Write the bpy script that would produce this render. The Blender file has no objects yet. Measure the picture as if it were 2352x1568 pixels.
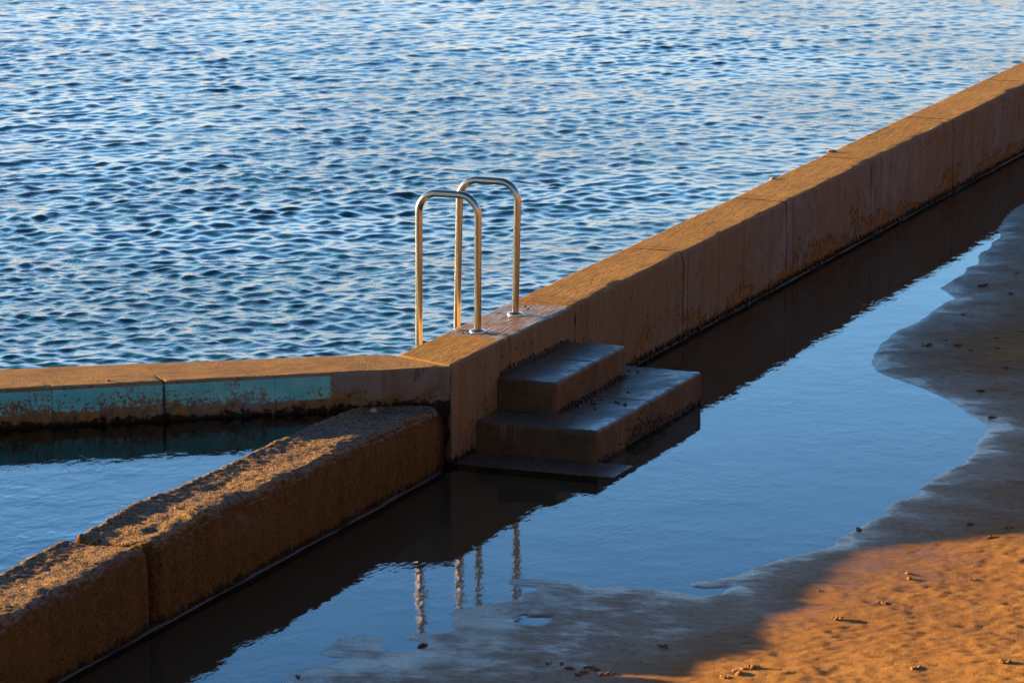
import bpy, math, random
import numpy as np
from math import radians as R, sin, cos, pi
S = bpy.context.scene
COL = S.collection

# ------------------------------------------------------------------ camera
CAM_H = 4.89
PITCH = math.atan(1934/9500)
cd = bpy.data.cameras.new('camera'); cd.lens = 9500/2352*36; cd.sensor_width = 36
cd.clip_start = .5; cd.clip_end = 6000
cd.dof.use_dof = True; cd.dof.focus_distance = 22.3; cd.dof.aperture_fstop = 8.0
cam = bpy.data.objects.new('camera', cd); COL.objects.link(cam)
cam.location = (0, 0, CAM_H); cam.rotation_euler = (pi/2-PITCH, 0, 0)
S.camera = cam

# wall frame: local x runs from the wall towards the sand, y along the wall, z up
AZ = R(22.036)
ORG = (-0.3126, 20.8072, 0.0)

# ------------------------------------------------------------------ sky and sun
SUN_EL = 7.6
SUN_AZ = -68.0          # clockwise from +Y
SKY_STRENGTH = .12
w = bpy.data.worlds.new('World'); S.world = w; w.use_nodes = True
nt = w.node_tree; bg = nt.nodes['Background']
sk = nt.nodes.new('ShaderNodeTexSky'); sk.sky_type = 'NISHITA'; sk.sun_disc = False
sk.sun_elevation = R(SUN_EL); sk.sun_rotation = R(SUN_AZ)
sk.ozone_density = 2.0; sk.dust_density = 1.0; sk.air_density = 1.0
tc = nt.nodes.new('ShaderNodeTexCoord'); sp = nt.nodes.new('ShaderNodeSeparateXYZ')
def ramp(*stops):
    n = nt.nodes.new('ShaderNodeValToRGB'); e = n.color_ramp.elements
    while len(e) < len(stops): e.new(.5)
    for q, (p, c) in zip(e, stops): q.position = p; q.color = c+(1,)
    nt.links.new(sp.outputs[2], n.inputs[0]); return n.outputs[0]
# low bright band of sky over the open sea, dimmer elsewhere
over_sea = ramp((0, (1.80, 1.30, 1.32)), (.09, (1.62, 1.24, 1.28)), (.18, (1.10, 1.62, 2.20)), (.27, (.60, 1.02, 1.52)), (.42, (.30, .50, .72)), (.7, (.16, .22, .30)), (1, (.12, .15, .19)))
elsewhere = ramp((0, (.56, .62, .72)), (.2, (.38, .47, .58)), (.45, (.22, .28, .36)), (1, (.12, .15, .19)))
dp = nt.nodes.new('ShaderNodeVectorMath'); dp.operation = 'DOT_PRODUCT'; dp.inputs[1].default_value = (sin(R(6)), cos(R(6)), 0)
nt.links.new(tc.outputs['Generated'], dp.inputs[0])
mr = nt.nodes.new('ShaderNodeMapRange'); mr.interpolation_type = 'SMOOTHSTEP'; mr.inputs[1].default_value = .55; mr.inputs[2].default_value = .90
nt.links.new(dp.outputs['Value'], mr.inputs[0])
mt = nt.nodes.new('ShaderNodeMix'); mt.data_type = 'RGBA'
nt.links.new(mr.outputs[0], mt.inputs[0]); nt.links.new(elsewhere, mt.inputs[6]); nt.links.new(over_sea, mt.inputs[7])
mx = nt.nodes.new('ShaderNodeMix'); mx.data_type = 'RGBA'; mx.blend_type = 'MULTIPLY'; mx.inputs[0].default_value = 1
nt.links.new(tc.outputs['Generated'], sp.inputs[0])
nt.links.new(sk.outputs[0], mx.inputs[6]); nt.links.new(mt.outputs[2], mx.inputs[7])
nt.links.new(mx.outputs[2], bg.inputs[0]); bg.inputs[1].default_value = SKY_STRENGTH

sl = bpy.data.lights.new('sun', 'SUN'); sl.energy = 5.0; sl.angle = R(.53); sl.color = (1.0, .55, .14)
sun = bpy.data.objects.new('sun', sl); COL.objects.link(sun)
sun.rotation_euler = (R(90-SUN_EL), 0, R(180-SUN_AZ)); sun.location = (-30, 30, 20)

S.view_settings.view_transform = 'Standard'; S.view_settings.look = 'None'
S.view_settings.exposure = 1.87; S.view_settings.gamma = 1
S.cycles.caustics_reflective = False; S.cycles.caustics_refractive = False
S.cycles.max_bounces = 8; S.cycles.transparent_max_bounces = 12

# ------------------------------------------------------------------ numpy noise
def _h(i, j, k, s):
    n = (i*374761393 + j*668265263 + k*2147483647 + s*1274126177) & 0xffffffff
    n = ((n ^ (n >> 13))*1274126177) & 0xffffffff
    n = (n ^ (n >> 16)) & 0xffffffff
    return n/4294967295.0*2-1
def vnoise(x, y, z, s=0):
    x = np.asarray(x, float); y = np.asarray(y, float)+0*x; z = np.asarray(z, float)+0*x
    i = np.floor(x).astype(np.int64); j = np.floor(y).astype(np.int64); k = np.floor(z).astype(np.int64)
    fx = x-i; fy = y-j; fz = z-k
    fx = fx*fx*(3-2*fx); fy = fy*fy*(3-2*fy); fz = fz*fz*(3-2*fz)
    r = 0
    for a in (0, 1):
        for b in (0, 1):
            for c in (0, 1):
                r = r + _h(i+a, j+b, k+c, s)*(fx if a else 1-fx)*(fy if b else 1-fy)*(fz if c else 1-fz)
    return r
def fbm(x, y, z, f, o=4, s=0, g=.5):
    r = 0; a = 1.0
    for q in range(o):
        r = r + a*vnoise(x*f+q*7.3, y*f+q*3.1, z*f+q*1.7, s+q); f *= 2.03; a *= g
    return r
def sstep(a, b, x):
    t = np.clip((x-a)/(b-a), 0, 1); return t*t*(3-2*t)

# ------------------------------------------------------------------ objects
def tag(o, label=None, cat=None, group=None, kind=None):
    if label: o['label'] = label
    if cat: o['category'] = cat
    if group: o['group'] = group
    if kind: o['kind'] = kind
    return o
def frame(o):
    o.location = ORG; o.rotation_euler = (0, 0, -AZ); return o
def root(name, label, cat, group=None, loc=None, rz=0):
    o = bpy.data.objects.new(name, None); COL.objects.link(o); o.empty_display_size = .1
    if loc is None: frame(o)
    else: place(o, loc, rz)
    return tag(o, label, cat, group)
def place(o, loc, rz=0):
    "loc given in the wall frame"
    x, y, z = loc
    o.location = (ORG[0]+x*cos(AZ)+y*sin(AZ), ORG[1]-x*sin(AZ)+y*cos(AZ), z)
    o.rotation_euler = (0, 0, rz-AZ)
    return o
def meshobj(name, V, F, mat, parent=None, smooth=True):
    V = np.asarray(V, np.float32); F = np.asarray(F, np.int32)
    m = bpy.data.meshes.new(name); n = F.shape[1]
    m.vertices.add(len(V)); m.vertices.foreach_set('co', V.ravel())
    m.loops.add(F.size); m.loops.foreach_set('vertex_index', F.ravel())
    m.polygons.add(len(F)); m.polygons.foreach_set('loop_start', np.arange(0, F.size, n, dtype=np.int32))
    m.update(calc_edges=True); m.validate()
    if smooth: m.polygons.foreach_set('use_smooth', np.ones(len(m.polygons), bool))
    m.materials.append(mat)
    o = bpy.data.objects.new(name, m); COL.objects.link(o)
    if parent is not None: o.parent = parent
    return o
def gridfaces(nx, ny):
    i, j = np.meshgrid(np.arange(nx-1), np.arange(ny-1), indexing='ij')
    a = (i*ny+j).ravel()
    return np.stack([a, a+ny, a+ny+1, a+1], 1)

def rblock(xs, ys, zs, r):
    """box surface over the coordinate lists, edges rounded with radii r=(rx,ry,rz); returns V, N, F"""
    xs, ys, zs = [np.asarray(a, float) for a in (xs, ys, zs)]
    nx, ny, nz = len(xs), len(ys), len(zs)
    idx = -np.ones((nx, ny, nz), np.int64); m = np.zeros((nx, ny, nz), bool)
    m[0] = m[-1] = True; m[:, 0] = m[:, -1] = True; m[:, :, 0] = m[:, :, -1] = True
    I = np.argwhere(m); idx[m] = np.arange(len(I))
    P = np.stack([xs[I[:, 0]], ys[I[:, 1]], zs[I[:, 2]]], 1)
    F = []
    def q(A, flip):
        a, b, c, d = A[:-1, :-1].ravel(), A[1:, :-1].ravel(), A[1:, 1:].ravel(), A[:-1, 1:].ravel()
        F.append(np.stack([a, d, c, b] if flip else [a, b, c, d], 1))
    q(idx[0], True); q(idx[-1], False); q(idx[:, 0], False); q(idx[:, -1], True); q(idx[:, :, 0], True); q(idx[:, :, -1], False)
    F = np.concatenate(F)
    lo = np.array([xs[0], ys[0], zs[0]]); hi = np.array([xs[-1], ys[-1], zs[-1]]); r = np.array(r, float)
    inner = np.clip(P, lo+r, hi-r)
    d = (P-inner)/r; l = np.linalg.norm(d, axis=1, keepdims=True); d = d/np.maximum(l, 1e-9)
    V = inner+d*r
    N = d/r; N = N/np.linalg.norm(N, axis=1, keepdims=True)
    return V, N, F
def lin(a, b, st, r=None, extra=()):
    "samples from a to b with spacing st, denser near both ends (rounding) and at extra joints"
    x = list(np.linspace(a, b, max(2, int(round((b-a)/st))+1)))
    if r: 
        for k in (0, .25, .5, .75, 1): x += [a+k*r, b-k*r]
    for e in extra: x += [e-.012, e-.007, e-.003, e, e+.003, e+.007, e+.012]
    x = np.unique(np.round(x, 5))
    keep = [x[0]]
    for v in x[1:]:
        if v-keep[-1] > 1.5e-3: keep.append(v)
    keep[-1] = b
    return np.array(keep)

# ------------------------------------------------------------------ materials
class M:
    def __init__(s, name):
        s.m = bpy.data.materials.new(name); s.m.use_nodes = True; s.t = s.m.node_tree
        s.b = s.t.nodes['Principled BSDF']; s.out = s.t.nodes['Material Output']
        c = s.t.nodes.new('ShaderNodeTexCoord'); s.co = c.outputs['Object']
        p = s.t.nodes.new('ShaderNodeSeparateXYZ'); s.t.links.new(s.co, p.inputs[0]); s.x, s.y, s.z = p.outputs
    def l(s, a, b): s.t.links.new(a, b)
    def setin(s, sock, v):
        if hasattr(v, 'is_linked') or isinstance(v, bpy.types.NodeSocket): s.l(v, sock)
        else: sock.default_value = v
    def map(s, sc=(1, 1, 1), rot=(0, 0, 0), loc=(0, 0, 0)):
        n = s.t.nodes.new('ShaderNodeMapping'); s.l(s.co, n.inputs[0])
        n.inputs['Scale'].default_value = sc; n.inputs['Rotation'].default_value = rot; n.inputs['Location'].default_value = loc
        return n.outputs[0]
    def noise(s, scale, det=6, rough=.55, vec=None, dist=0):
        n = s.t.nodes.new('ShaderNodeTexNoise'); s.l(vec or s.co, n.inputs['Vector'])
        n.inputs['Scale'].default_value = scale; n.inputs['Detail'].default_value = det
        n.inputs['Roughness'].default_value = rough; n.inputs['Distortion'].default_value = dist
        return n.outputs[0]
    def vor(s, scale, vec=None, rnd=1.0, feat='F1'):
        n = s.t.nodes.new('ShaderNodeTexVoronoi'); n.feature = feat; s.l(vec or s.co, n.inputs['Vector']); n.inputs['Scale'].default_value = scale
        n.inputs['Randomness'].default_value = rnd
        return n.outputs[0]
    def ramp(s, f, *st):
        n = s.t.nodes.new('ShaderNodeValToRGB'); s.l(f, n.inputs[0]); e = n.color_ramp.elements
        while len(e) < len(st): e.new(.5)
        for q, (p, c) in zip(e, st):
            q.position = p; q.color = (c, c, c, 1) if not hasattr(c, '__len__') else tuple(c)+(1,)
        return n.outputs[0]
    def rng(s, f, a, b, c=0, d=1, smooth=True):
        n = s.t.nodes.new('ShaderNodeMapRange'); n.interpolation_type = 'SMOOTHSTEP' if smooth else 'LINEAR'
        s.setin(n.inputs[0], f); n.inputs[1].default_value = a; n.inputs[2].default_value = b
        n.inputs[3].default_value = c; n.inputs[4].default_value = d
        return n.outputs[0]
    def math(s, op, a, b=0, c=None):
        n = s.t.nodes.new('ShaderNodeMath'); n.operation = op; s.setin(n.inputs[0], a); s.setin(n.inputs[1], b)
        if c is not None: s.setin(n.inputs[2], c)
        return n.outputs[0]
    def mix(s, f, a, b, mode='MIX'):
        n = s.t.nodes.new('ShaderNodeMix'); n.data_type = 'RGBA'; n.blend_type = mode
        s.setin(n.inputs[0], f)
        for sock, v in ((n.inputs[6], a), (n.inputs[7], b)):
            if isinstance(v, tuple) and len(v) == 3: v = v+(1,)
            s.setin(sock, v)
        return n.outputs[2]
    def fmix(s, f, a, b):
        n = s.t.nodes.new('ShaderNodeMix'); n.data_type = 'FLOAT'; s.setin(n.inputs[0], f); s.setin(n.inputs[2], a); s.setin(n.inputs[3], b)
        return n.outputs[0]
    def bump(s, h, dist, strength=1.0, prev=None):
        n = s.t.nodes.new('ShaderNodeBump'); s.l(h, n.inputs['Height']); n.inputs['Distance'].default_value = dist
        s.setin(n.inputs['Strength'], strength)
        if prev is not None: s.l(prev, n.inputs['Normal'])
        return n.outputs[0]
    def nz(s):
        g = s.t.nodes.new('ShaderNodeNewGeometry'); p = s.t.nodes.new('ShaderNodeSeparateXYZ'); s.l(g.outputs['Normal'], p.inputs[0])
        return p.outputs[2]
    def fin(s, col=None, rough=None, nrm=None, **k):
        if col is not None: s.setin(s.b.inputs['Base Color'], col+(1,) if isinstance(col, tuple) else col)
        if rough is not None: s.setin(s.b.inputs['Roughness'], rough)
        if nrm is not None: s.l(nrm, s.b.inputs['Normal'])
        for a, v in k.items(): s.setin(s.b.inputs[a.replace('_', ' ')], v)
        return s.m

def concrete(name, paint=False):
    m = M(name)
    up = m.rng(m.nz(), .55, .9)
    big = m.noise(1.7, 5, .6); fine = m.noise(60, 4, .7)
    streak = m.noise(1, 7, .72, m.map((20, 20, 1.6)), .4)
    broom = m.noise(1, 4, .6, m.map((110, 6, 30), rot=(0, 0, R(14))))
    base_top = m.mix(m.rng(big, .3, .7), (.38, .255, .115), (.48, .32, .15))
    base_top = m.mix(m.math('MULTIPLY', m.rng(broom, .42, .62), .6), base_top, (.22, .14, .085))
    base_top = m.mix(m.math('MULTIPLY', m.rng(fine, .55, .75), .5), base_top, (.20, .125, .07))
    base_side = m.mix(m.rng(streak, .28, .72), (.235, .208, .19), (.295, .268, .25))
    base_side = m.mix(m.math('MULTIPLY', m.rng(m.noise(2.4, 7, .7, m.map(loc=(0, 9, 4))), .48, .60), .5), base_side, (.36, .33, .31))
    base_side = m.mix(m.math('MULTIPLY', m.rng(m.noise(1, 5, .7, m.map((4, 4, .9), loc=(0, 2, 0))), .52, .66), .55), base_side, (.13, .095, .07))
    mott = m.noise(5, 6, .7)
    base_side = m.mix(m.rng(mott, .45, .7, 0, .6), base_side, (.24, .15, .08))
    base_side = m.mix(m.math('MULTIPLY', m.rng(m.noise(.8, 5, .7, m.map(loc=(0, 3.3, 0))), .42, .62), .55), base_side, (.30, .19, .10))
    base_side = m.mix(m.math('MULTIPLY', m.rng(m.noise(9, 7, .75, m.map((1, 1, .5), loc=(5, 0, 0))), .55, .68), .6), base_side, (.08, .06, .045))
    # rust coloured growth low on the face, with an irregular upper edge
    gn = m.noise(1.7, 9, .68, m.map((1, 1, 1.3)), .3)
    lvl = m.math('ADD', m.z, m.math('MULTIPLY', m.math('SUBTRACT', gn, .5), -1.1))
    if not paint: lvl = m.math('SUBTRACT', lvl, m.rng(m.y, 2.5, 8, 0, .07))
    if paint: low = m.rng(lvl, .34, .42, 1, 0)
    else: low = m.rng(lvl, .005, .05, 1, 0)
    low = m.math('MULTIPLY', low, m.rng(m.noise(40, 4, .7), .3, .55, .35, 1))
    base_side = m.mix(m.math('MULTIPLY', low, .9), base_side, m.mix(m.rng(m.noise(16, 5, .7), .4, .6), (.37, .19, .055), (.19, .11, .045)))
    rim = m.math('MULTIPLY', m.math('MULTIPLY', m.rng(lvl, -.005, .02), m.rng(lvl, .03, .055, 1, 0)), m.rng(m.noise(30, 3), .42, .6)) if not paint else 0.0
    base_side = m.mix(m.math('MULTIPLY', rim, .8), base_side, (.05, .035, .02))
    if not paint: base_side = m.mix(m.rng(m.y, 1.2, 5.5, .75, 0), base_side, m.mix(m.rng(streak, .3, .7), (.215, .15, .075), (.31, .215, .115)))
    # dark growth and pits
    vz = m.vor(26, m.map((1, 1, .5)))
    pmask = m.rng(m.noise(3.3, 3), .5, .62)
    pits = m.math('MULTIPLY', m.rng(vz, .13, .24, 1, 0), pmask)
    base_side = m.mix(m.math('MULTIPLY', pits, .85), base_side, (.022, .014, .009))
    wl = m.math('ADD', m.z, m.math('MULTIPLY', m.math('SUBTRACT', m.noise(24, 6, .7), .5), -.16))
    dark = m.rng(wl, .02, .05, 1, 0) if not paint else m.rng(wl, .335, .36, 1, 0)
    base_side = m.mix(m.math('MULTIPLY', dark, .92), base_side, (.015, .011, .008))
    if paint:
        ch = m.noise(17, 9, .72); ch2 = m.noise(75, 4, .7); area = m.noise(2.2, 3)
        c = m.math('ADD', m.math('MULTIPLY', ch, .42), m.math('MULTIPLY', m.noise(60, 5, .8), .58))
        c = m.math('ADD', c, m.math('MULTIPLY', m.math('SUBTRACT', area, .45), .26))
        c = m.math('ADD', c, m.math('MULTIPLY', m.rng(m.z, .395, .49, 0, 1, False), -.085))
        c = m.math('SUBTRACT', c, m.rng(m.y, -1.25, -.75, 0, .035))
        keep = m.rng(c, .482, .502, 1, 0)
        zz = m.math('ADD', m.z, m.math('MULTIPLY', m.math('SUBTRACT', m.noise(9, 6, .7), .5), .05))
        keep = m.math('MULTIPLY', keep, m.rng(zz, .385, .392))
        keep = m.math('MULTIPLY', keep, m.rng(m.z, .503, .507, 1, 0))
        yy = m.math('ADD', m.y, m.math('MULTIPLY', m.math('SUBTRACT', m.noise(50, 2), .5), .02))
        keep = m.math('MULTIPLY', keep, m.rng(m.math('ADD', yy, m.math('MULTIPLY', m.math('SUBTRACT', m.noise(14, 5, .8, m.map(loc=(3, 3, 3))), .5), .09)), -.64, -.625, 1, 0))
        teal = m.mix(m.rng(m.noise(8, 5), .35, .7), (.15, .66, .70), (.26, .74, .76))
        base_side = m.mix(keep, base_side, teal)
    specks = m.math('MULTIPLY', m.rng(m.vor(31, m.map(loc=(1, 2, 3))), .07, .13, 1, 0), m.rng(m.noise(2.1, 3, .5, m.map(loc=(7, 0, 0))), .5, .65))
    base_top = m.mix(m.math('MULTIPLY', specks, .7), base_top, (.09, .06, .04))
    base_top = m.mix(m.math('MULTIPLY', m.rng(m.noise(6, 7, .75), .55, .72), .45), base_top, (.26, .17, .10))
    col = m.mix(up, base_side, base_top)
    # dirt caught in the joints
    jw = m.math('ADD', m.y, m.math('MULTIPLY', m.math('SUBTRACT', m.noise(14, 4, .6, m.map((1, 0, 1))), .5), .03))
    if not paint: jw = m.math('ADD', jw, m.math('MULTIPLY', m.x, .03))
    jm = None
    for j, wd in (((.812, .008), (1.775, .009), (1.94, .004), (3.545, .010), (3.62, .004), (4.18, .0035), (4.65, .0035), (5.481, .009), (5.62, .005), (7.30, .009), (9.29, .011), (11.4, .010)) if not paint else ((-1.49, .007), (-2.06, .0022), (-.92, .0018))):
        q = m.rng(m.math('ABSOLUTE', m.math('SUBTRACT', jw, j)), wd*.4, wd*1.3, 1, 0)
        jm = q if jm is None else m.math('MAXIMUM', jm, q)
    jm = m.math('MULTIPLY', jm, m.rng(m.noise(7, 4, .6), .30, .5, .6, 1))
    if paint: jm = m.math('MULTIPLY', jm, m.rng(m.math('ADD', m.x, m.math('MULTIPLY', m.noise(5, 2), .1)), -.10, .02))
    col = m.mix(m.math('MULTIPLY', jm, .85), col, (.035, .024, .016))
    if not paint:
        # wet, smooth surface round the feet of the handrails
        d1 = m.rng(m.math('ABSOLUTE', m.math('SUBTRACT', m.y, 1.22)), .30, .66, 1, 0)
        wn = m.math('ADD', d1, m.math('MULTIPLY', m.math('SUBTRACT', m.noise(9, 6, .65), .5), 1.1))
        wet = m.math('MULTIPLY', m.math('MULTIPLY', m.rng(wn, .48, .62), up), m.rng(broom, .3, .6, 1, .5))
        col = m.mix(m.math('MULTIPLY', wet, .55), col, (.10, .065, .045))
        rough = m.fmix(wet, .85, m.rng(broom, .3, .7, .16, .40))
    else:
        rough = m.fmix(up, .6, .6); wet = None
    n1 = m.bump(m.math('ADD', m.math('MULTIPLY', broom, up), m.math('MULTIPLY', fine, .8)), .0055, .9)
    n2 = m.bump(mott, .006, .6, n1)
    n3 = m.bump(m.math('SUBTRACT', 1.0, pits), .004, .8, n2)
    if wet is not None:
        flat = m.bump(m.noise(20, 3), .002, .5)
        # blend of normals: wet film lies flatter
        mxn = m.t.nodes.new('ShaderNodeMix'); mxn.data_type = 'VECTOR'
        m.l(m.math('MULTIPLY', wet, .45), mxn.inputs[0]); m.l(n3, mxn.inputs[4]); m.l(flat, mxn.inputs[5]); n3 = mxn.outputs[1]
    return m.fin(col, rough, n3, Specular_IOR_Level=.02 if wet is None else m.fmix(wet, .02, .42))

def rough_concrete():
    m = M('rough_concrete')
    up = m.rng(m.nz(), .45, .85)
    f = m.noise(70, 5, .7); g = m.noise(22, 6, .7); big = m.noise(2.3, 5, .6); v = m.vor(90)
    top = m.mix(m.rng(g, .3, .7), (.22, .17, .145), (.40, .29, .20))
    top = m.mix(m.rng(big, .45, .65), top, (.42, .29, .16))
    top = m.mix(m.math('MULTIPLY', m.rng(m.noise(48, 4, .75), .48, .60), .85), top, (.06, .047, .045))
    streak = m.noise(1, 6, .7, m.map((9, 9, 2.6)), .5)
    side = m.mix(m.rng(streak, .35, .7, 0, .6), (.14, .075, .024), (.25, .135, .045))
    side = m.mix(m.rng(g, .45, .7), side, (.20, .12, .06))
    side = m.mix(m.math('MULTIPLY', m.rng(m.noise(55, 4, .8), .5, .62), .6), side, (.07, .045, .02))
    side = m.mix(m.math('MULTIPLY', m.rng(m.noise(38, 4, .8, m.map(loc=(2, 5, 1))), .54, .66), .5), side, (.34, .22, .11))
    pv = m.math('MULTIPLY', m.rng(m.vor(42), .15, .27, 1, 0), m.rng(m.noise(5, 3), .40, .55))
    side = m.mix(m.math('MULTIPLY', pv, .85), side, (.03, .02, .012))
    sp_ = m.math('MULTIPLY', m.rng(m.vor(24, m.map(loc=(3, 1, 2))), .06, .10, 1, 0), m.rng(m.noise(3), .4, .6))
    side = m.mix(m.math('MULTIPLY', sp_, .6), side, (.34, .30, .27))
    wl = m.math('ADD', m.z, m.math('MULTIPLY', m.math('SUBTRACT', m.noise(20, 6, .7), .5), -.18))
    side = m.mix(m.rng(wl, .0, .045, .9, 0), side, (.02, .014, .009))
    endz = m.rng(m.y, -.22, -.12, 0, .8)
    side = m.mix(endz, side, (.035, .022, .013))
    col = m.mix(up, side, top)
    h = m.math('ADD', m.math('MULTIPLY', g, .6), m.math('MULTIPLY', f, .5))
    n = m.bump(h, .016, 1.0); n = m.bump(v, .006, .8, n); n = m.bump(m.math('SUBTRACT', 1.0, pv), .005, .7, n)
    return m.fin(col, m.fmix(up, .9, .75), n, Specular_IOR_Level=.04)

def step_mat():
    m = M('wet_step_concrete')
    nz = m.nz(); up = m.rng(nz, .6, .9)
    g = m.noise(14, 6, .65); big = m.noise(3, 4); fine = m.noise(90, 4, .7)
    top = m.mix(m.rng(big, .35, .65), (.10, .078, .062), (.15, .118, .092))
    top = m.mix(m.rng(g, .55, .7, 0, .6), top, (.07, .055, .045))
    streak = m.noise(1, 7, .72, m.map((22, 22, 1.8)), .4)
    side = m.mix(m.rng(streak, .25, .75), (.12, .075, .040), (.18, .115, .064))
    side = m.mix(m.math('MULTIPLY', m.rng(m.noise(7, 6, .75), .46, .62), .6), side, (.085, .055, .032))
    pale = m.math('MULTIPLY', m.rng(m.noise(1, 3, .6, m.map((70, 70, 1.2), loc=(4, 0, 0))), .60, .70), m.rng(m.noise(5, 2), .45, .6))
    side = m.mix(m.math('MULTIPLY', pale, .55), side, (.36, .34, .31))
    sp_ = m.math('MULTIPLY', m.rng(m.vor(62), .16, .26, 1, 0), m.rng(m.noise(6, 3), .5, .62))
    side = m.mix(m.math('MULTIPLY', sp_, .9), side, (.012, .01, .008))
    col = m.mix(up, side, top)
    rough = m.fmix(up, .5, m.rng(m.noise(4.5, 6, .7), .35, .65, .17, .50))
    n = m.bump(m.math('ADD', g, m.math('MULTIPLY', fine, .4)), .003, .55)
    return m.fin(col, rough, n, Specular_IOR_Level=m.fmix(up, .10, .28))

def simple(name, c1, c2, scale, rough, bd=.001, **k):
    m = M(name); f = m.noise(scale, 5, .65)
    return m.fin(m.mix(m.rng(f, .35, .65), c1, c2), rough, m.bump(f, bd, .8), **k)

def sand_mat():
    m = M('sand')
    n1 = m.noise(2.0, 5, .6); n2 = m.noise(34, 6, .7); n3 = m.noise(200, 3, .7)
    rip = m.noise(1, 5, .6, m.map((9, 34, 1), rot=(0, 0, R(-22))))
    dry = m.mix(m.rng(n1, .35, .65), (.56, .325, .135), (.66, .395, .17))
    dry = m.mix(m.math('MULTIPLY', m.rng(n2, .50, .64), .6), dry, (.30, .18, .085))
    dry = m.mix(m.math('MULTIPLY', m.rng(m.noise(110, 3, .8), .5, .62), .45), dry, (.26, .16, .08))
    dry = m.mix(m.math('MULTIPLY', m.rng(rip, .52, .66), .35), dry, (.27, .165, .09))
    damp = m.mix(m.rng(n2, .35, .65), (.235, .13, .072), (.33, .19, .108))
    zz = m.math('ADD', m.z, m.math('MULTIPLY', m.math('SUBTRACT', m.noise(3.5, 6, .65), .5), .03))
    zz = m.math('ADD', zz, m.math('MULTIPLY', m.math('SUBTRACT', rip, .5), .012))
    wet = m.rng(zz, .006, .028, 1, 0)       # standing moisture near the waterline
    moist = m.rng(zz, .012, .05, 1, 0)
    under = m.rng(m.z, -.004, -.001, 1, 0)
    damp = m.mix(m.math('MULTIPLY', m.rng(m.noise(26, 6, .75), .5, .66), .5), damp, (.07, .045, .032))
    col = m.mix(moist, dry, damp)
    col = m.mix(under, col, (.42, .28, .19))
    film = m.rng(zz, .001, .010, 1, 0)
    rough = m.fmix(film, m.fmix(wet, m.fmix(moist, .9, .7), .5), .24)
    h = m.math('ADD', m.math('MULTIPLY', n2, .8), m.math('MULTIPLY', n3, .3)); h = m.math('ADD', h, m.math('MULTIPLY', rip, .7)); h = m.math('ADD', h, m.math('MULTIPLY', m.noise(95, 4, .8), .9))
    n = m.bump(h, .013, m.fmix(wet, m.fmix(moist, .9, .5), .12))
    return m.fin(col, rough, n, Specular_IOR_Level=m.fmix(film, m.fmix(wet, m.fmix(moist, 0, .03), .12), .36))

def water_mat(name, bumps, tint=(.80, .86, .85)):
    m = M(name); t = m.t
    g = t.nodes.new('ShaderNodeBsdfGlossy'); g.inputs['Roughness'].default_value = 0.0
    tr = t.nodes.new('ShaderNodeBsdfTransparent'); tr.inputs[0].default_value = tint+(1,)
    fr = t.nodes.new('ShaderNodeFresnel'); fr.inputs['IOR'].default_value = 1.34
    mx = t.nodes.new('ShaderNodeMixShader')
    n = None
    for sc, vec, d, det in bumps:
        h = m.math('MULTIPLY', m.noise(sc, det, .5, m.map(*vec)), m.rng(m.noise(1.1, 3), .3, .7, .35, 1.25)); n = m.bump(h, d, 1.0, n)
    m.l(n, g.inputs['Normal']); m.l(n, fr.inputs['Normal'])
    m.l(fr.outputs[0], mx.inputs[0]); m.l(tr.outputs[0], mx.inputs[1]); m.l(g.outputs[0], mx.inputs[2]); m.l(mx.outputs[0], m.out.inputs[0])
    t.nodes.remove(m.b)
    return m.m

def sea_mat():
    m = M('sea_water')
    patch = m.noise(.35, 3)
    a = m.noise(1, 5, .6, m.map((11, 16, 1), rot=(0, 0, R(20)))); b = m.noise(38, 3, .6)
    n = m.bump(a, .010, m.rng(patch, .35, .65, .35, 1.0)); n = m.bump(b, .0022, m.rng(patch, .4, .62, .1, .9), n)
    return m.fin((.007, .082, .135), .05, n, IOR=1.34)

MAT = dict(
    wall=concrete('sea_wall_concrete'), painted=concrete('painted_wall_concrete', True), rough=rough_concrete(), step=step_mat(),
    sand=sand_mat(), sea=sea_mat(),
    puddle=water_mat('puddle_water', [(1, ((34, 15, 1), (0, 0, R(22))), .00045, 2), (1, ((9, 7, 1), (0, 0, R(35))), .0007, 2), (2, ((1, 1, 1),), .0006, 1)], (.92, .84, .74)),
    pool=water_mat('pool_water', [(1, ((22, 14, 1), (0, 0, R(12))), .0016, 3), (1, ((7, 6, 1), (0, 0, R(40))), .0028, 3)], (.75, .92, .95)),
    poolfloor=simple('pool_floor', (.04, .27, .33), (.10, .38, .42), 3, .8),
    shell=simple('black_shell', (.012, .011, .012), (.03, .026, .024), 60, .35, .002),
    weed=simple('brown_weed', (.16, .06, .018), (.26, .11, .035), 50, .7, .003),
    clump=simple('damp_sand_clump', (.34, .20, .10), (.46, .29, .16), 60, .85, .003),
    stone=simple('pale_stone', (.42, .33, .24), (.58, .48, .38), 40, .7, .002),
    darkstone=simple('dark_pebble', (.05, .04, .035), (.09, .07, .06), 40, .5, .002),
    footing=simple('wet_footing', (.035, .032, .028), (.07, .06, .05), 25, .55, .003),
)
MAT['masonry'] = simple('bounce_wall_masonry', (.065, .048, .028), (.11, .082, .048), 1.3, .85, .02)
def steel():
    m = M('brushed_steel'); f = m.noise(1, 4, .6, m.map((300, 300, 6))); sp_ = m.noise(90, 3)
    return m.fin(m.mix(m.rng(sp_, .62, .72), (.66, .62, .58), (.46, .32, .20)), m.rng(f, .3, .7, .15, .26), m.bump(f, .0003, .5), Metallic=1.0)
MAT['steel'] = steel()

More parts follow.
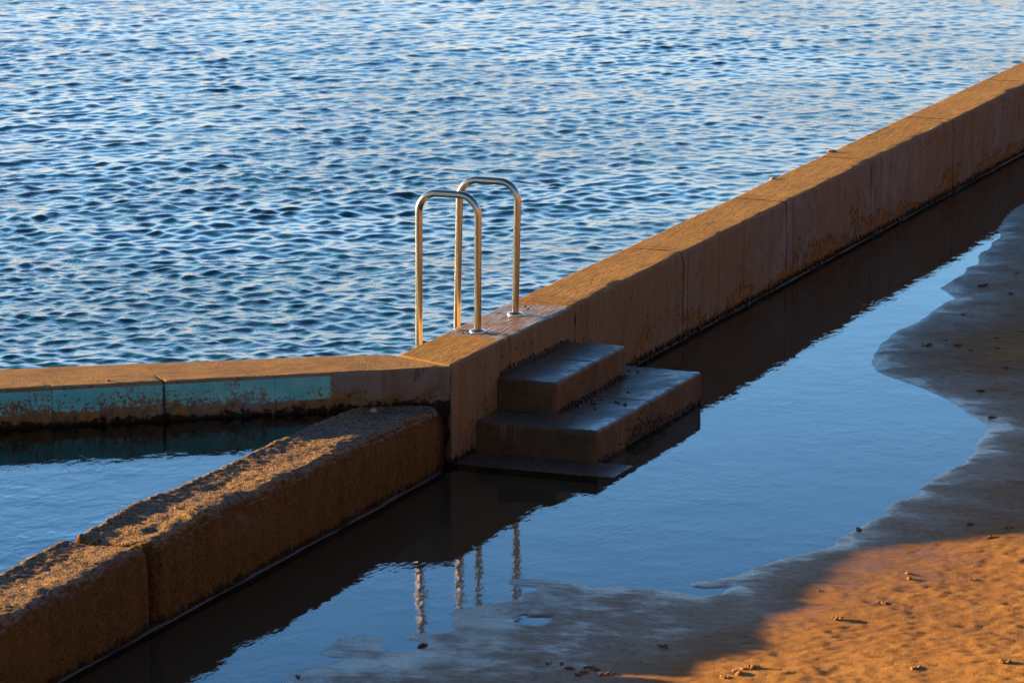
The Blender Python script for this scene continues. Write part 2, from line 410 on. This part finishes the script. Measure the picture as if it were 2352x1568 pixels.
# ------------------------------------------------------------------ sand and the floor under the puddle
SHORE = [(60, .95), (30, .8), (20, .7), (14, .64), (11, .63), (8.98, 0.615), (8.684, 0.602), (8.152, 0.683), (7.857, 0.732), (7.695, 0.809), (7.551, 0.83), (7.36, 0.825), (7.19, 0.866), (6.897, 0.867), (6.577, 0.964), (6.421, 0.928), (6.228, 0.97), (5.847, 0.959), (5.682, 0.965), (5.362, 1.152), (5.256, 1.13), (5.034, 1.136), (4.572, 1.15), (4.253, 1.113), (3.845, 1.13), (3.661, 1.175), (3.575, 1.174), (3.329, 1.235), (3.083, 1.336), (2.913, 1.518), (2.695, 1.765), (2.501, 1.927), (2.166, 2.159), (1.877, 2.347), (1.643, 2.357), (1.338, 2.408), (1.035, 2.445), (0.727, 2.393), (0.465, 2.383), (0.303, 2.427), (0.074, 2.351), (-0.088, 2.337), (-0.157, 2.403), (-0.291, 2.355), (-0.484, 2.345), (-0.735, 2.318), (-0.851, 2.346), (-1.025, 2.272), (-1.141, 2.206), (-1.381, 2.132), (-1.569, 2.093), (-1.671, 2.009), (-1.748, 1.943), (-1.825, 1.962), (-1.833, 2.032), (-1.782, 2.125), (-1.908, 2.126), (-1.972, 2.048), (-1.944, 1.954), (-1.94, 1.8), (-1.942, 1.673), (-1.942, 1.63), (-2.018, 1.542), (-1.956, 1.429), (-1.953, 1.29), (-1.982, 1.197), (-2.046, 1.14), (-2.099, 1.175), (-2.102, 1.301), (-2.132, 1.326), (-2.236, 1.299), (-2.341, 1.3), (-2.404, 1.272), (-2.46, 1.199), (-2.514, 1.16), (-2.613, 1.107), (-2.683, 1.123), (-2.715, 1.17), (-2.86, 1.184), (-2.904, 1.229), (-2.959, 1.246), (-3.008, 1.187), (-3.014, 1.142), (-3.02, 1.065), (-3.049, 1.084), (-3.123, 1.083), (-3.158, 1.178), (-3.188, 1.224), (-3.313, 1.212), (-3.35, 1.149), (-3.281, 1.053), (-3.244, 1.026), (-3.174, 1.019), (-3.136, 0.962), (-3.148, 0.9), (-3.249, 0.832), (-3.293, 0.845), (-3.39, 0.843), (-3.491, 0.859), (-3.519, 0.908), (-3.512, 0.984), (-3.57, 0.984), (-3.661, 0.934), (-3.727, 0.885), (-3.85, 0.865), (-3.96, 0.89), (-5, .8), (-7, .75), (-60, .75)]
def shore_sd(u, v):
    P = np.array(SHORE); best = np.full(u.shape, 1e9)
    for (a, b), (c, d) in zip(P[:-1], P[1:]):
        ex, ey = c-a, d-b; t = np.clip(((u-a)*ex+(v-b)*ey)/(ex*ex+ey*ey), 0, 1)
        best = np.minimum(best, (u-a-t*ex)**2+(v-b-t*ey)**2)
    Q = list(SHORE)+[(-60, 900), (60, 900)]; ins = np.zeros(u.shape, bool)
    for (a, b), (c, d) in zip(Q, Q[1:]+Q[:1]):
        if b == d: continue
        cond = ((b > v) != (d > v)) & (u < (c-a)*(v-b)/(d-b)+a); ins ^= cond
    ins |= (np.abs(u) > 60) & (v > .9)
    return np.where(ins, 1, -1)*np.sqrt(best)
def grow(a, st, lim, f=1.18):
    r = []; 
    while a < lim: a += st; st *= f; r.append(a)
    return r
us = np.concatenate([-np.array(grow(5.4, .05, 600))[::-1], np.arange(-5.4, 5, .018), np.arange(5, 13, .028), grow(13, .04, 900)])
vs = np.concatenate([np.arange(-.6, -.05, .1), np.arange(-.05, 4.6, .018), grow(4.6, .03, 900)])
VV, UU = np.meshgrid(vs, us, indexing='ij')
sd = shore_sd(UU, VV)
sd = sd+.010*fbm(UU, VV, 0, 9, 4, 12)*sstep(.0, .05, np.abs(sd)+.03)
def sand_h(u, v, sd):
    land = sd > 0
    d = np.abs(sd)
    gap = sstep(0, .9, d)
    hl = .0035*(1-np.exp(-d/.012)) + .010*(1-np.exp(-d/.30)) + .016*np.minimum(d, 6) + .0015*np.maximum(d-6, 0)
    hl = np.minimum(hl, .45)
    hl = hl+gap*(.006*fbm(u, v, 0, 2.2, 3, 5)+.0018*fbm(u*1.0, v*.45, 0, 9, 3, 6))
    hl = hl+(.12+.88*gap)*.0030*fbm(u*1.5+v*.4, v*.55, 0, 18, 4, 9)+gap*.0026*fbm(u, v, 0, 34, 2, 13, .8)
    lump = np.maximum(vnoise(u*11, v*11, 0, 21)*vnoise(u*1.3, v*1.3, 3, 22)-.16, 0)+np.maximum(vnoise(u*24, v*24, 0, 31)-.5, 0)*.6*np.maximum(vnoise(u*2.1, v*2.1, 1, 33)+.3, 0)
    hl = hl+gap*sstep(.25, 1.4, d)*.010*lump
    # the foreground flat near the bottom of the beach lies lower and wetter
    low = sstep(-1.7, -2.5, u)*sstep(2.9, 2.0, v)
    hl = np.where(land, hl*(1-.55*low), hl)
    hw = -.0025*(1-np.exp(-d/.012))-.035*(1-np.exp(-d/.5))-.002*fbm(u, v, 0, 5, 2, 3)*sstep(.1, .4, d)
    h = np.where(land, np.maximum(hl, .0012), hw)
    # the small round pond left in the flat
    pd = np.sqrt(((u+2.65)/.085)**2+((v-1.52)/.07)**2)*(1+.35*fbm(u, v, 0, 14, 3, 15))
    return h-np.where(land, (h+.004)*sstep(1.15, .85, pd), 0)
HH = sand_h(UU, VV, sd)
o = frame(meshobj('sand_beach', np.stack([VV.ravel(), UU.ravel(), HH.ravel()], 1), gridfaces(len(vs), len(us)), MAT['sand']))
tag(o, 'damp brown sand beach beside the long puddle', 'sand', kind='structure')
def ground(u, v):
    u = np.array([u], float); v = np.array([v], float)
    return float(sand_h(u, v, shore_sd(u, v))[0])

# ------------------------------------------------------------------ still water
pv = np.concatenate([[-.12], np.arange(0, 6, .5), [6, 12, 60, 400]]); pu = np.concatenate([[-60, -14], np.arange(-10, 20, 1.0), [30, 60]])
a, b = np.meshgrid(pv, pu, indexing='ij')
o = frame(meshobj('puddle_water', np.stack([a.ravel(), b.ravel(), 0*a.ravel()], 1), gridfaces(len(pv), len(pu)), MAT['puddle']))
tag(o, 'still blue shallow water between the walls and the sand', 'water', kind='structure')

SEA_Z, POOL_Z, TOP = .36, .322, .526
T = np.array([-.588, -.809])          # (u,v) direction of the painted wall, away from the corner
ks = np.linspace(0, 18, 37); js = np.linspace(0, 1, 30)
P = []
for k in ks:
    A = np.array([-.1, -.1])+T*k; B = np.array([-.1-k, -.22])
    for j in js: q = A+(B-A)*j; P.append((q[1], q[0], POOL_Z))
o = frame(meshobj('pool_water', P, gridfaces(len(ks), len(js)), MAT['pool']))
tag(o, 'pale blue pool water in the corner between two walls', 'water', kind='structure')
P = [(x, y, .0) for (x, y, z) in P]
o = frame(meshobj('pool_floor', P, gridfaces(len(ks), len(js)), MAT['poolfloor']))
tag(o, 'pale floor seen through the corner pool', 'ground', kind='structure')

# ------------------------------------------------------------------ sea with real waves
rng = np.random.default_rng(4)
def build_sea():
    C = np.array([.07, -.19])          # apex inside the wall corner (u,v)
    # sheet coordinates: a along the tall wall, b along the painted wall
    a_ = np.concatenate([np.arange(0, 5, .015), np.arange(5, 27, .027), grow(27, .05, 2500, 1.16)])
    b_ = np.concatenate([np.arange(0, 5.5, .018), np.arange(5.5, 16, .030), grow(16, .05, 2500, 1.16)])
    A, B = np.meshgrid(a_, b_, indexing='ij')
    sa = np.gradient(a_)[:, None]+0*B; sb = np.gradient(b_)[None, :]+0*A; sp = np.maximum(sa, sb)
    u = C[0]+A+T[0]*B; v = C[1]+T[1]*B
    # amplitude varies in gusty patches, calmer in the lee of the tall wall
    gust = .84+.34*sstep(16, 2, np.hypot(u, v))+.26*fbm(u*.8, v, 0, .45, 3, 40)
    lee = .62+.38*np.maximum(sstep(.1, 3.0, -v), sstep(2.6, .6, u))
    X = u.copy(); Y = v.copy(); Z = np.zeros_like(u)
    n = 110
    for i in range(n):
        lam = float(np.clip(.118*math.exp(rng.normal(0, .42)), .062, .6)) if i > 7 else rng.uniform(.5, 1.1)
        k = 2*pi/lam
        th = (R(22)+rng.normal(0, R(24))) if i % 2 else (R(-70)+rng.normal(0, R(26)))           # propagation direction in the (u,v) plane
        slope = .0205*(1.0 if lam < .55 else (.55/lam)**.9)*(1.0 if lam > .09 else .8)
        am = slope/k
        fade = np.clip((lam/sp-2.4)/1.6, 0, 1)*gust*(lee if lam < 1 else 1)
        ph = k*(u*cos(th)+v*sin(th))+rng.random()*2*pi
        s_, c_ = np.sin(ph), np.cos(ph)
        Z += am*fade*c_; X -= am*fade*s_*cos(th)*.95; Y -= am*fade*s_*sin(th)*.95
    edge = sstep(0, .12, np.minimum(A, 9e9))*sstep(0, .12, B)
    X = u+(X-u)*edge; Y = v+(Y-v)*edge
    o = frame(meshobj('sea_water', np.stack([Y.ravel(), X.ravel(), (Z+SEA_Z).ravel()], 1), gridfaces(len(a_), len(b_))[:, ::-1], MAT['sea']))
    tag(o, 'wind rippled blue sea behind the concrete walls', 'water', kind='structure')
build_sea()
bed = frame(meshobj('sea_bed', [(x, y, -1.6) for x in (-2500, -.2) for y in (-2500, 2500)], [[0, 1, 3, 2]], MAT['poolfloor'], smooth=False))
tag(bed, 'bed under the sea', 'ground', kind='structure')

# ------------------------------------------------------------------ tall sea wall
r_ = root('sea_wall', 'long tall bare concrete wall running back to the right with the rails on it', 'wall')
J = [.812, 1.775, 3.545, 5.481, 7.30, 9.29, 11.4, 13.6]
ys = np.concatenate([lin(0, 14.5, .024, .008, J), grow(14.5, .06, 60, 1.3)])
ys[-1] = 60
V, N, F = rblock(lin(-.372, 0, .02, .022), ys, lin(-.5, TOP, .028, .022), (.022, .006, .022))
x, y, z = V.T
d = .0022*fbm(x, y, z, 3, 3, 50)+.0012*fbm(x, y, z, 25, 2, 51)
edge = np.exp(-((x/.03)**2))*sstep(TOP-.06, TOP, z)
d -= edge*(np.maximum(fbm(0*x, y, 0*x, 3.2, 4, 52)-.35, 0)*.012+np.maximum(fbm(0*x, y, z, 17, 3, 53)-.40, 0)*.012)
for k, j in enumerate(J):
    wob = .004*fbm(x*0, z, x, 14, 2, 60+k)
    wd = .006 if k in (0, 1, 2, 5) else .0045
    dep = (.018, .018, .016, .010, .009, .014, .012, .012)[k]
    d -= dep*np.exp(-((y-j-wob)/wd)**2)
    d -= .012*np.exp(-((y-j)/.018)**2)*edge*(1 if k < 3 else .4)
d -= .022*np.exp(-((y-2.47)/.05)**2)*edge
y = y-.44*x*np.exp(-y/1.2)*1.0
V = np.stack([x, y, z], 1)+N*d[:, None]
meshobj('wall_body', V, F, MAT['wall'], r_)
ft, fn, ff = rblock([-.05, 0, .004, .009], lin(1.98, 14, .1), [-.2, 0, .002, .004], (.003, .004, .002))
ft[:, 0] += .003*fbm(ft[:, 0]*0, ft[:, 1], 0, 4, 3, 63); ft[:, 2] += .003*fbm(ft[:, 0]*0, ft[:, 1], 0, 4, 4, 66)
meshobj('footing', ft, ff, MAT['footing'], r_)

# ------------------------------------------------------------------ painted wall (its own frame: x out of the face, y towards the corner)
PR = math.atan2(-.809, .588)
r_ = root('painted_wall', 'low concrete wall with flaking turquoise paint on the side facing the pool', 'wall', loc=(0, 0, 0), rz=PR)
JP = [-1.02, -1.49, -.70]
V, N, F = rblock(lin(-.40, 0, .02, .02), np.concatenate([np.sort(-np.array(grow(3, .06, 18, 1.2))), lin(-3, 0, .018, .008, JP)[0:]]), lin(-.4, TOP-.003, .022, .02), (.02, .006, .02))
x, y, z = V.T
s_ = -y
x = np.where(x < -.2, x-(.05*np.minimum(s_, 3))*sstep(-.2, -.38, x), x)
d = .003*fbm(x, y, z, 3, 3, 70)+.0014*fbm(x, y, z, 24, 3, 71)
face = sstep(-.05, 0, x)
for k, (j, dep, tilt) in enumerate(((-1.49, .016, 0), (-2.06, .006, -.25), (-.93, .003, .2))):
    jj = j+tilt*(z-.5)+.006*fbm(z, x, 0, 15, 3, 80+k)
    d -= dep*np.exp(-((y-jj)/.008)**2)*sstep(-.16, 0, x)*(1 if k == 0 else sstep(.42, .48, z))
d -= face*.016*sstep(.40, .36, z)*np.maximum(fbm(x*0, y, z*1.5, 7, 3, 74), 0)
d += face*.010*sstep(.40, .385, z)*sstep(-.55, -.65, y)       # the bottom band stands a little proud
d -= face*.035*np.maximum(fbm(x*0, y, z, 12, 3, 76)+.3, 0)*sstep(-.75, -.5, y)*sstep(.45, .36, z)
d -= .022*np.exp(-((y+.045)/.012)**2)*face
y = y+.63*x*np.exp(y/1.0)
meshobj('wall_body', np.stack([x, y, z], 1)+N*d[:, None], F, MAT['painted'], r_)

# ------------------------------------------------------------------ low rough wall in two cast lengths
r_ = root('rough_wall', 'low rough grainy concrete wall running towards the lower left corner', 'wall')
def rough_top(u):
    return np.interp(u, [-60, -6, -4.7, -4.1, -3.56, -3.3, -3.05, -2.75, -2.3, -1.7, -.8, -.3, 0], [.37, .37, .372, .378, .390, .382, .385, .40, .378, .368, .362, .345, .335])
def rough_block(y0, y1, rr, seed, st):
    yy = lin(y0, y1, st, rr[1])
    V, N, F = rblock(lin(-.43, 0, .014, rr[0]), yy, lin(-.4, .36, .016, rr[2]), rr)
    x, y, z = V.T
    tp = rough_top(y)
    k = sstep(.2, .36, z)
    cross = np.interp(x, [-.43, -.41, -.37, -.27, -.15, -.06, 0], [-.010, -.002, -.012, -.019, -.012, 0, -.012])
    cross = cross*(1+.6*fbm(0*x, y, 0*x, 1.1, 3, seed+20))+.0045*fbm(x, y, 0*x, 9, 3, seed+21)   # highest near the front edge
    z2 = z+k*(tp-.36+cross)
    near = (np.abs(x) < 9)
    d = .0030*fbm(x, y, z, 5, 3, seed)+.0040*fbm(x, y, z, 40, 3, seed+5, .75)
    side = (N[:, 2] < .5)
    d = np.where(side & (x > -.05), .35*d, d)
    er = np.exp(-((x+.02)/.07)**2)*sstep(.22, .34, z)
    d -= er*(.020*np.maximum(fbm(0*x, y, 0*x, 1.8, 4, seed+9)+.15, 0)+.010*np.abs(fbm(x, y, z, 12, 3, seed+11)))
    # the bite broken out of the front edge, and the shallow hollow by the crack
    d -= .050*np.exp(-((y+2.42)/.13)**2-((x+.0)/.07)**2)*sstep(.2, .33, z)
    d -= .014*np.exp(-((y+3.10)/.07)**2-((x+.14)/.035)**2)*(N[:, 2] > .5)
    V = np.stack([x, y, z2], 1)+N*d[:, None]
    return V, F
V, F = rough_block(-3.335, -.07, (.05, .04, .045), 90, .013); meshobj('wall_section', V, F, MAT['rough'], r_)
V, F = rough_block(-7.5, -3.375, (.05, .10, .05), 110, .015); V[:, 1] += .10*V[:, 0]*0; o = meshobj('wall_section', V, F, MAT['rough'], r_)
tag(o, 'nearer section with a rounded corner at the crack')
V, N, F = rblock([-.42, -.05, 0], [-16, -12, -7.45], [-.4, 0, .34], (.03, .03, .03)); meshobj('wall_section', V, F, MAT['rough'], r_)
V, N, F = rblock([-.05, 0, .01, .022], lin(-8, -.16, .05), [-.2, 0, .003, .006], (.006, .006, .003))
V[:, 0] += .006*fbm(V[:, 0]*0, V[:, 1], 0, 4, 3, 64); V[:, 2] += .0045*fbm(V[:, 0]*0, V[:, 1], 0, 5, 4, 65)
meshobj('footing', V, F, MAT['footing'], r_)

# ------------------------------------------------------------------ steps
r_ = root('concrete_steps', 'two wet dark concrete steps against the tall wall, leading down into the puddle', 'steps')
def step(y0, y1, x1, z0, z1, seed, jy, x0=-.03):
    V, N, F = rblock(lin(x0, x1, .014, .03), lin(y0, y1, .016, .03, (jy,)), lin(z0, z1, .014, .028), (.021, .021, .020))
    x, y, z = V.T
    d = .003*fbm(x, y, z, 5, 3, seed)+.0010*fbm(x, y, z, 30, 3, seed+3)
    d -= .007*np.exp(-((y-jy-.006*fbm(x, z, 0, 9, 2, seed+7))/.0038)**2)
    return np.stack([x, y, z], 1)+N*d[:, None], F
V, F = step(.322, 1.95, .68, -.3, .17, 130, 1.12); meshobj('step', V, F, MAT['step'], r_)
V, F = step(.628, 1.685, .333, .10, .34, 140, 1.20); meshobj('step', V, F, MAT['step'], r_)
V, N, F = rblock(lin(-.03, .875, .03, .01), lin(.045, .335, .03, .01), [-.2, -.02, -.005, 0, .003, .006], (.006, .006, .003))
x, y, z = V.T; V = V+N*(.0012*fbm(x, y, z, 6, 3, 150))[:, None]
meshobj('landing_slab', V, F, MAT['step'], r_)

# ------------------------------------------------------------------ unseen wall behind the beach, added to bounce warm sunlight onto shaded concrete
V, N, F = rblock([8.0, 8.1, 12, 30, 80], np.concatenate([np.linspace(-80, -30, 6), np.linspace(-29, 60, 90), np.linspace(65, 160, 8)]), np.concatenate([np.linspace(-.5, 3.3, 20), [3.38]]), (.06, .06, .06))
V = V+N*(.02*fbm(V[:, 0], V[:, 1], V[:, 2], .9, 4, 160))[:, None]
o = frame(meshobj('bounce_wall', V, F, MAT['masonry']))
tag(o, 'unseen tall brown wall behind the beach, added to bounce warm sunlight', 'wall')

# ------------------------------------------------------------------ handrails
def tube(pts, rad, n=24):
    pts = np.array(pts, float); t = np.gradient(pts, axis=0); t /= np.linalg.norm(t, axis=1, keepdims=True)
    side = np.array([0, 1.0, 0]); V = []
    for p, d in zip(pts, t):
        s = side-d*np.dot(side, d); s /= np.linalg.norm(s); b = np.cross(d, s)
        for k in range(n): a = 2*pi*k/n; V.append(p+rad*(cos(a)*s+sin(a)*b))
    F = []
    for i in range(len(pts)-1):
        for k in range(n): F.append((i*n+k, i*n+(k+1) % n, (i+1)*n+(k+1) % n, (i+1)*n+k))
    return V, F
def lathe(prof, n=36):
    V = [(r*cos(2*pi*k/n), r*sin(2*pi*k/n), z) for r, z in prof for k in range(n)]
    F = [(i*n+k, i*n+(k+1) % n, (i+1)*n+(k+1) % n, (i+1)*n+k) for i in range(len(prof)-1) for k in range(n)]
    return V, F
def handrail(u, v, lean, top, lab):
    g = root('handrail', lab, 'handrail', 'steel handrails on the wall', loc=(v, u, TOP))
    h = top-TOP; span = .342; rc = .105
    pts = [(lean*0, 0, q) for q in np.linspace(0, h-rc, 14)]
    for q in np.linspace(0, pi/2, 14)[1:]: pts.append((-rc+rc*cos(q), 0, h-rc+rc*sin(q)))
    for q in np.linspace(-rc-.02, -span+rc, 5)[0:]: pts.append((q, 0, h))
    for q in np.linspace(pi/2, pi, 14)[1:]: pts.append((-span+rc+rc*cos(q), 0, h-rc+rc*sin(q)))
    for q in np.linspace(h-rc, -.55, 22)[1:]: pts.append((-span, 0, q))
    pts = [(p[0]+lean*p[2], p[1], p[2]) for p in pts]
    V, F = tube(pts, .0198); meshobj('rail_tube', V, F, MAT['steel'], g)
    V, F = lathe([(.0, .0155), (.022, .0155), (.0235, .014), (.036, .011), (.043, .0095), (.0455, .006), (.0455, -.004)])
    meshobj('base_flange', V, F, MAT['steel'], g)
    return g
handrail(.870, -.213, .004, 1.262, 'nearer bent steel handrail, left of the pair, in front of the other hoop')
handrail(1.392, -.208, .022, 1.256, 'farther bent steel handrail, right of the pair, standing on the wettest concrete')

# ------------------------------------------------------------------ small things
random.seed(3)
def lump(rad, squash=(1, 1, .6), seed=0, sub=2, rough=.35):
    import bmesh
    bm = bmesh.new(); bmesh.ops.create_icosphere(bm, subdivisions=sub, radius=1)
    V = np.array([v.co[:] for v in bm.verts]); F = np.array([[v.index for v in f.verts] for f in bm.faces]); bm.free()
    d = 1+rough*fbm(V[:, 0], V[:, 1], V[:, 2], 1.6, 3, seed)
    return V*d[:, None]*np.array(squash)*rad, F
def single(name, lab, cat, u, v, z, rad, mat, group=None, squash=(1, 1, .6), seed=0, rough=.35, sub=3):
    V, F = lump(rad, squash, seed, sub, rough)
    o = meshobj(name, V, F, MAT[mat]); place(o, (v, u, z), random.random()*6)
    return tag(o, lab, cat, group)
# snails on the lower step
def shell_mesh(seed):
    prof = [(.0, .0085), (.002, .0082), (.005, .006), (.0078, .003), (.0085, 0), (.0082, -.002)]
    V, F = lathe(prof, 14); V = np.array(V); a = np.arctan2(V[:, 1], V[:, 0])
    V[:, :2] *= (1+.07*np.cos(7*a))[:, None]; V[:, 0] += V[:, 2]*.25
    return V, F
LIM = [(1.271, .498), (1.017, .524), (1.009, .544), (.978, .59), (1.043, .427), (1.013, .393), (.955, .412), (.959, .381), (.926, .366), (.852, .375), (.826, .479), (.947, .432), (1.795, .307), (1.794, .36)]
LL = {0: 'black sea snail alone in the middle of the lower step', 3: 'black sea snail nearest the outer edge of the lower step', 10: 'black sea snail on the lower step nearest the camera, below the cluster', 9: 'leftmost black sea snail of the cluster under the upper step', 4: 'black sea snail at the right end of the cluster on the lower step'}
sv, sf = shell_mesh(0); base = None
for i, (u, v) in enumerate(LIM):
    if base is None:
        o = base = meshobj('sea_snail', sv, sf, MAT['shell'])
    else:
        o = base.copy(); COL.objects.link(o)
    place(o, (v, u, .172), random.random()*6); k = random.uniform(.8, 1.15); o.scale = (k, k, k)
    tag(o, LL.get(i, 'small black sea snail among the others on the lower step' if i < 12 else 'small black sea snail at the far back corner of the lower step'), 'snail', 'sea snails on the lower step')
# crusts of mussels: too many to count
def crust(name, lab, pts, rad=(.003, .008), mat='shell'):
    VV_, FF_, n = [], [], 0
    for i, (u, v, z, up) in enumerate(pts):
        V, F = lump(random.uniform(*rad), (1, 1.3, .8), i % 17, 1, .25)
        VV_.append(V+np.array([v, u, z])); FF_.append(F+n); n += len(V)
    o = frame(meshobj(name, np.concatenate(VV_), np.concatenate(FF_), MAT[mat])); return tag(o, lab, 'mussels', kind='stuff')
pts = []
for _ in range(330):      # foot of the upper step, thicker to the back
    u = .66+1.0*random.random(); pts.append((u, .333+abs(random.gauss(0, .010)), .171+.0*u+abs(random.gauss(0, .009)), 1))
for _ in range(420):      # foot of the wall above the upper step
    u = .66+1.0*random.random(); pts.append((u, .002, .342+abs(random.gauss(0, .008))*(1.6 if u < 1.2 else 1), 1))
crust('mussel_crust', 'thin crust of tiny black mussels along the joints of the steps', pts)
pts = []
for _ in range(460):
    c = random.choice([(.9, .07, .04), (1.25, .05, .03), (1.6, .2, .012), (.45, .09, .008), (1.05, .12, .05), (1.5, .25, .012)])
    u = min(1.93, max(.35, random.gauss(c[0], c[1]))); pts.append((u, .684, abs(random.gauss(0, c[2])), 1))
crust('mussel_crust', 'black mussels clustered along the waterline of the lower step', pts, (.003, .0075))
pts = []
for _ in range(420):
    c = random.choice([1.85, 2.9, 3.6, 4.35, 4.6, 5.5, 6.2, 7.35, 8.0, 8.6, 9.3, 9.9]); u = random.gauss(c, .14)
    if u < 1.99: continue
    pts.append((u, .004+abs(random.gauss(0, .004)), abs(random.gauss(0, .016)), 1))
crust('mussel_crust', 'dark mussel patches along the waterline of the tall wall', pts, (.004, .010))
pts = [(random.gauss(random.choice([-3.36, -2.6, -4.0, -1.9]), .2), .01, abs(random.gauss(0, .008)), 1) for _ in range(120)]
crust('mussel_crust', 'scattered black mussels at the foot of the rough wall', pts, (.003, .007))
# stones on walls and sand
single('stone', 'pale rounded stone at the dark foot of the painted wall near the corner', 'stone', -.40, -.26, .352, .017, 'stone', seed=2)
single('stone', 'small stone on the far edge of the tall wall halfway along', 'stone', 6.28, -.362, TOP+.004, .014, 'stone', seed=4, squash=(1, 1.5, .7))
single('stone', 'broken chunk of concrete on the back edge of the tall wall', 'stone', 7.52, -.355, TOP+.003, .016, 'clump', seed=6, squash=(1, 1.7, .7), rough=.6)
single('stone', 'pale pebble on top of the rough wall near the bite in its edge', 'stone', -2.75, -.2, .385, .010, 'stone', seed=8)
single('stone', 'crumb of mortar on the top of the painted wall', 'stone', -.98, -1.47, TOP+.002, .010, 'clump', seed=9)
single('pebble', 'dark pebble at the right waterline of the puddle', 'pebble', -.525, 2.36, .008, .016, 'darkstone', seed=10, squash=(1.5, .8, .5))
single('pebble', 'dark pebble in the wet flat under the rail reflections', 'pebble', -3.2, 1.215, .004, .019, 'darkstone', seed=12, squash=(1.5, .8, .45))
for u, v, lab in [(.80, -.27, 'tiny dark pebble on the wall left of the nearer flange'), (1.56, -.20, 'tiny dark pebble on the tall wall right of the farther flange'), (1.62, -.24, 'tiny dark crumb on the tall wall just past the farther flange')]:
    single('pebble', lab, 'pebble', u, v, TOP+.003, .0065, 'darkstone', seed=14, sub=2)
# weed scraps / sand clumps on the beach
def scrap(u, v, rad, lab, group, mat, seed, name='seaweed_scrap', cat='seaweed'):
    VV_, FF_, n = [], [], 0; rr = random.Random(seed)
    for i in range(9):
        V, F = lump(rad*rr.uniform(.25, .6), (1, 1.4, .6), seed+i, 2, .6)
        VV_.append(V+np.array([rr.gauss(0, rad*.8), rr.gauss(0, rad*.7), rr.uniform(0, rad*.35)])); FF_.append(F+n); n += len(V)
    o = meshobj(name, np.concatenate(VV_), np.concatenate(FF_), MAT[mat], smooth=True); place(o, (v, u, ground(u, v)+rad*.1), 0)
    return tag(o, lab, cat, group)
SCR = [(3.835, 1.424, .022), (3.878, 1.601, .020), (4.014, 1.477, .012), (5.78, 1.217, .022), (5.574, 1.446, .015), (6.258, 1.301, .012), (3.86, 1.843, .014), (3.749, 1.709, .011), (2.74, 2.053, .016), (2.121, 2.284, .014), (4.832, 1.356, .011), (4.388, 1.844, .012), (4.144, 1.754, .011), (3.342, 2.019, .016),
       (-.268, 2.846, .014), (-.291, 3.048, .017), (-.506, 3.021, .014), (-2.872, 2.215, .016), (-3.281, 1.828, .010), (-3.269, 1.887, .010), (-3.326, 1.948, .016), (-3.277, 2.012, .012), (-3.303, 2.06, .018), (-3.363, 2.026, .013), (-3.412, 2.019, .011), (-3.365, 2.134, .015), (-3.847, .915, .011), (-3.70, 2.25, .014)]
SL = {0: 'largest red brown seaweed scrap on the shaded sand point', 1: 'red brown seaweed scrap right of the largest one on the shaded sand point', 3: 'flat strip of red brown seaweed high up the shaded sand', 15: 'seaweed scrap on shaded sand by the edge of the sunlight at right', 17: 'seaweed scrap alone in the shade left of the sunlit sand', 22: 'biggest seaweed scrap in the cluster at the bottom of the wet flat', 26: 'dark seaweed scrap on the wet flat at the bottom left waterline'}
for i, (u, v, rd) in enumerate(SCR):
    far = u > 1
    lab = SL.get(i, 'small red brown seaweed scrap on the shaded upper sand' if far else 'small brown seaweed scrap on the shaded sand near the bottom')
    scrap(u, v, rd*.9, lab, 'seaweed scraps on the sand' if far else 'seaweed scraps near the bottom', 'weed', 200+i)
CL = [(-.882, 2.717, .008), (-1.394, 2.871, .014), (-1.303, 2.844, .010), (-1.743, 2.547, .008), (-1.31, 3.162, .012), (-2.855, 3.347, .015), (-3.121, 2.69, .019), (-3.218, 2.661, .018), (-3.297, 2.641, .016), (-1.848, 2.893, .015), (-2.662, 3.681, .016), (-2.21, 2.786, .016)]
CLB = {1: 'largest sand clump in the middle of the sunlit sand', 4: 'sand clump near the right edge of the sunlit sand', 5: 'sand clump low on the sunlit sand toward the right', 6: 'broad pile of sand clumps at the bottom edge near the shadow'}
for i, (u, v, rd) in enumerate(CL):
    scrap(u, v, rd, CLB.get(i, 'small golden sand clump on the sunlit sand'), 'sand clumps in the sunlight', 'clump', 300+i, 'sand_clump', 'sand clump')
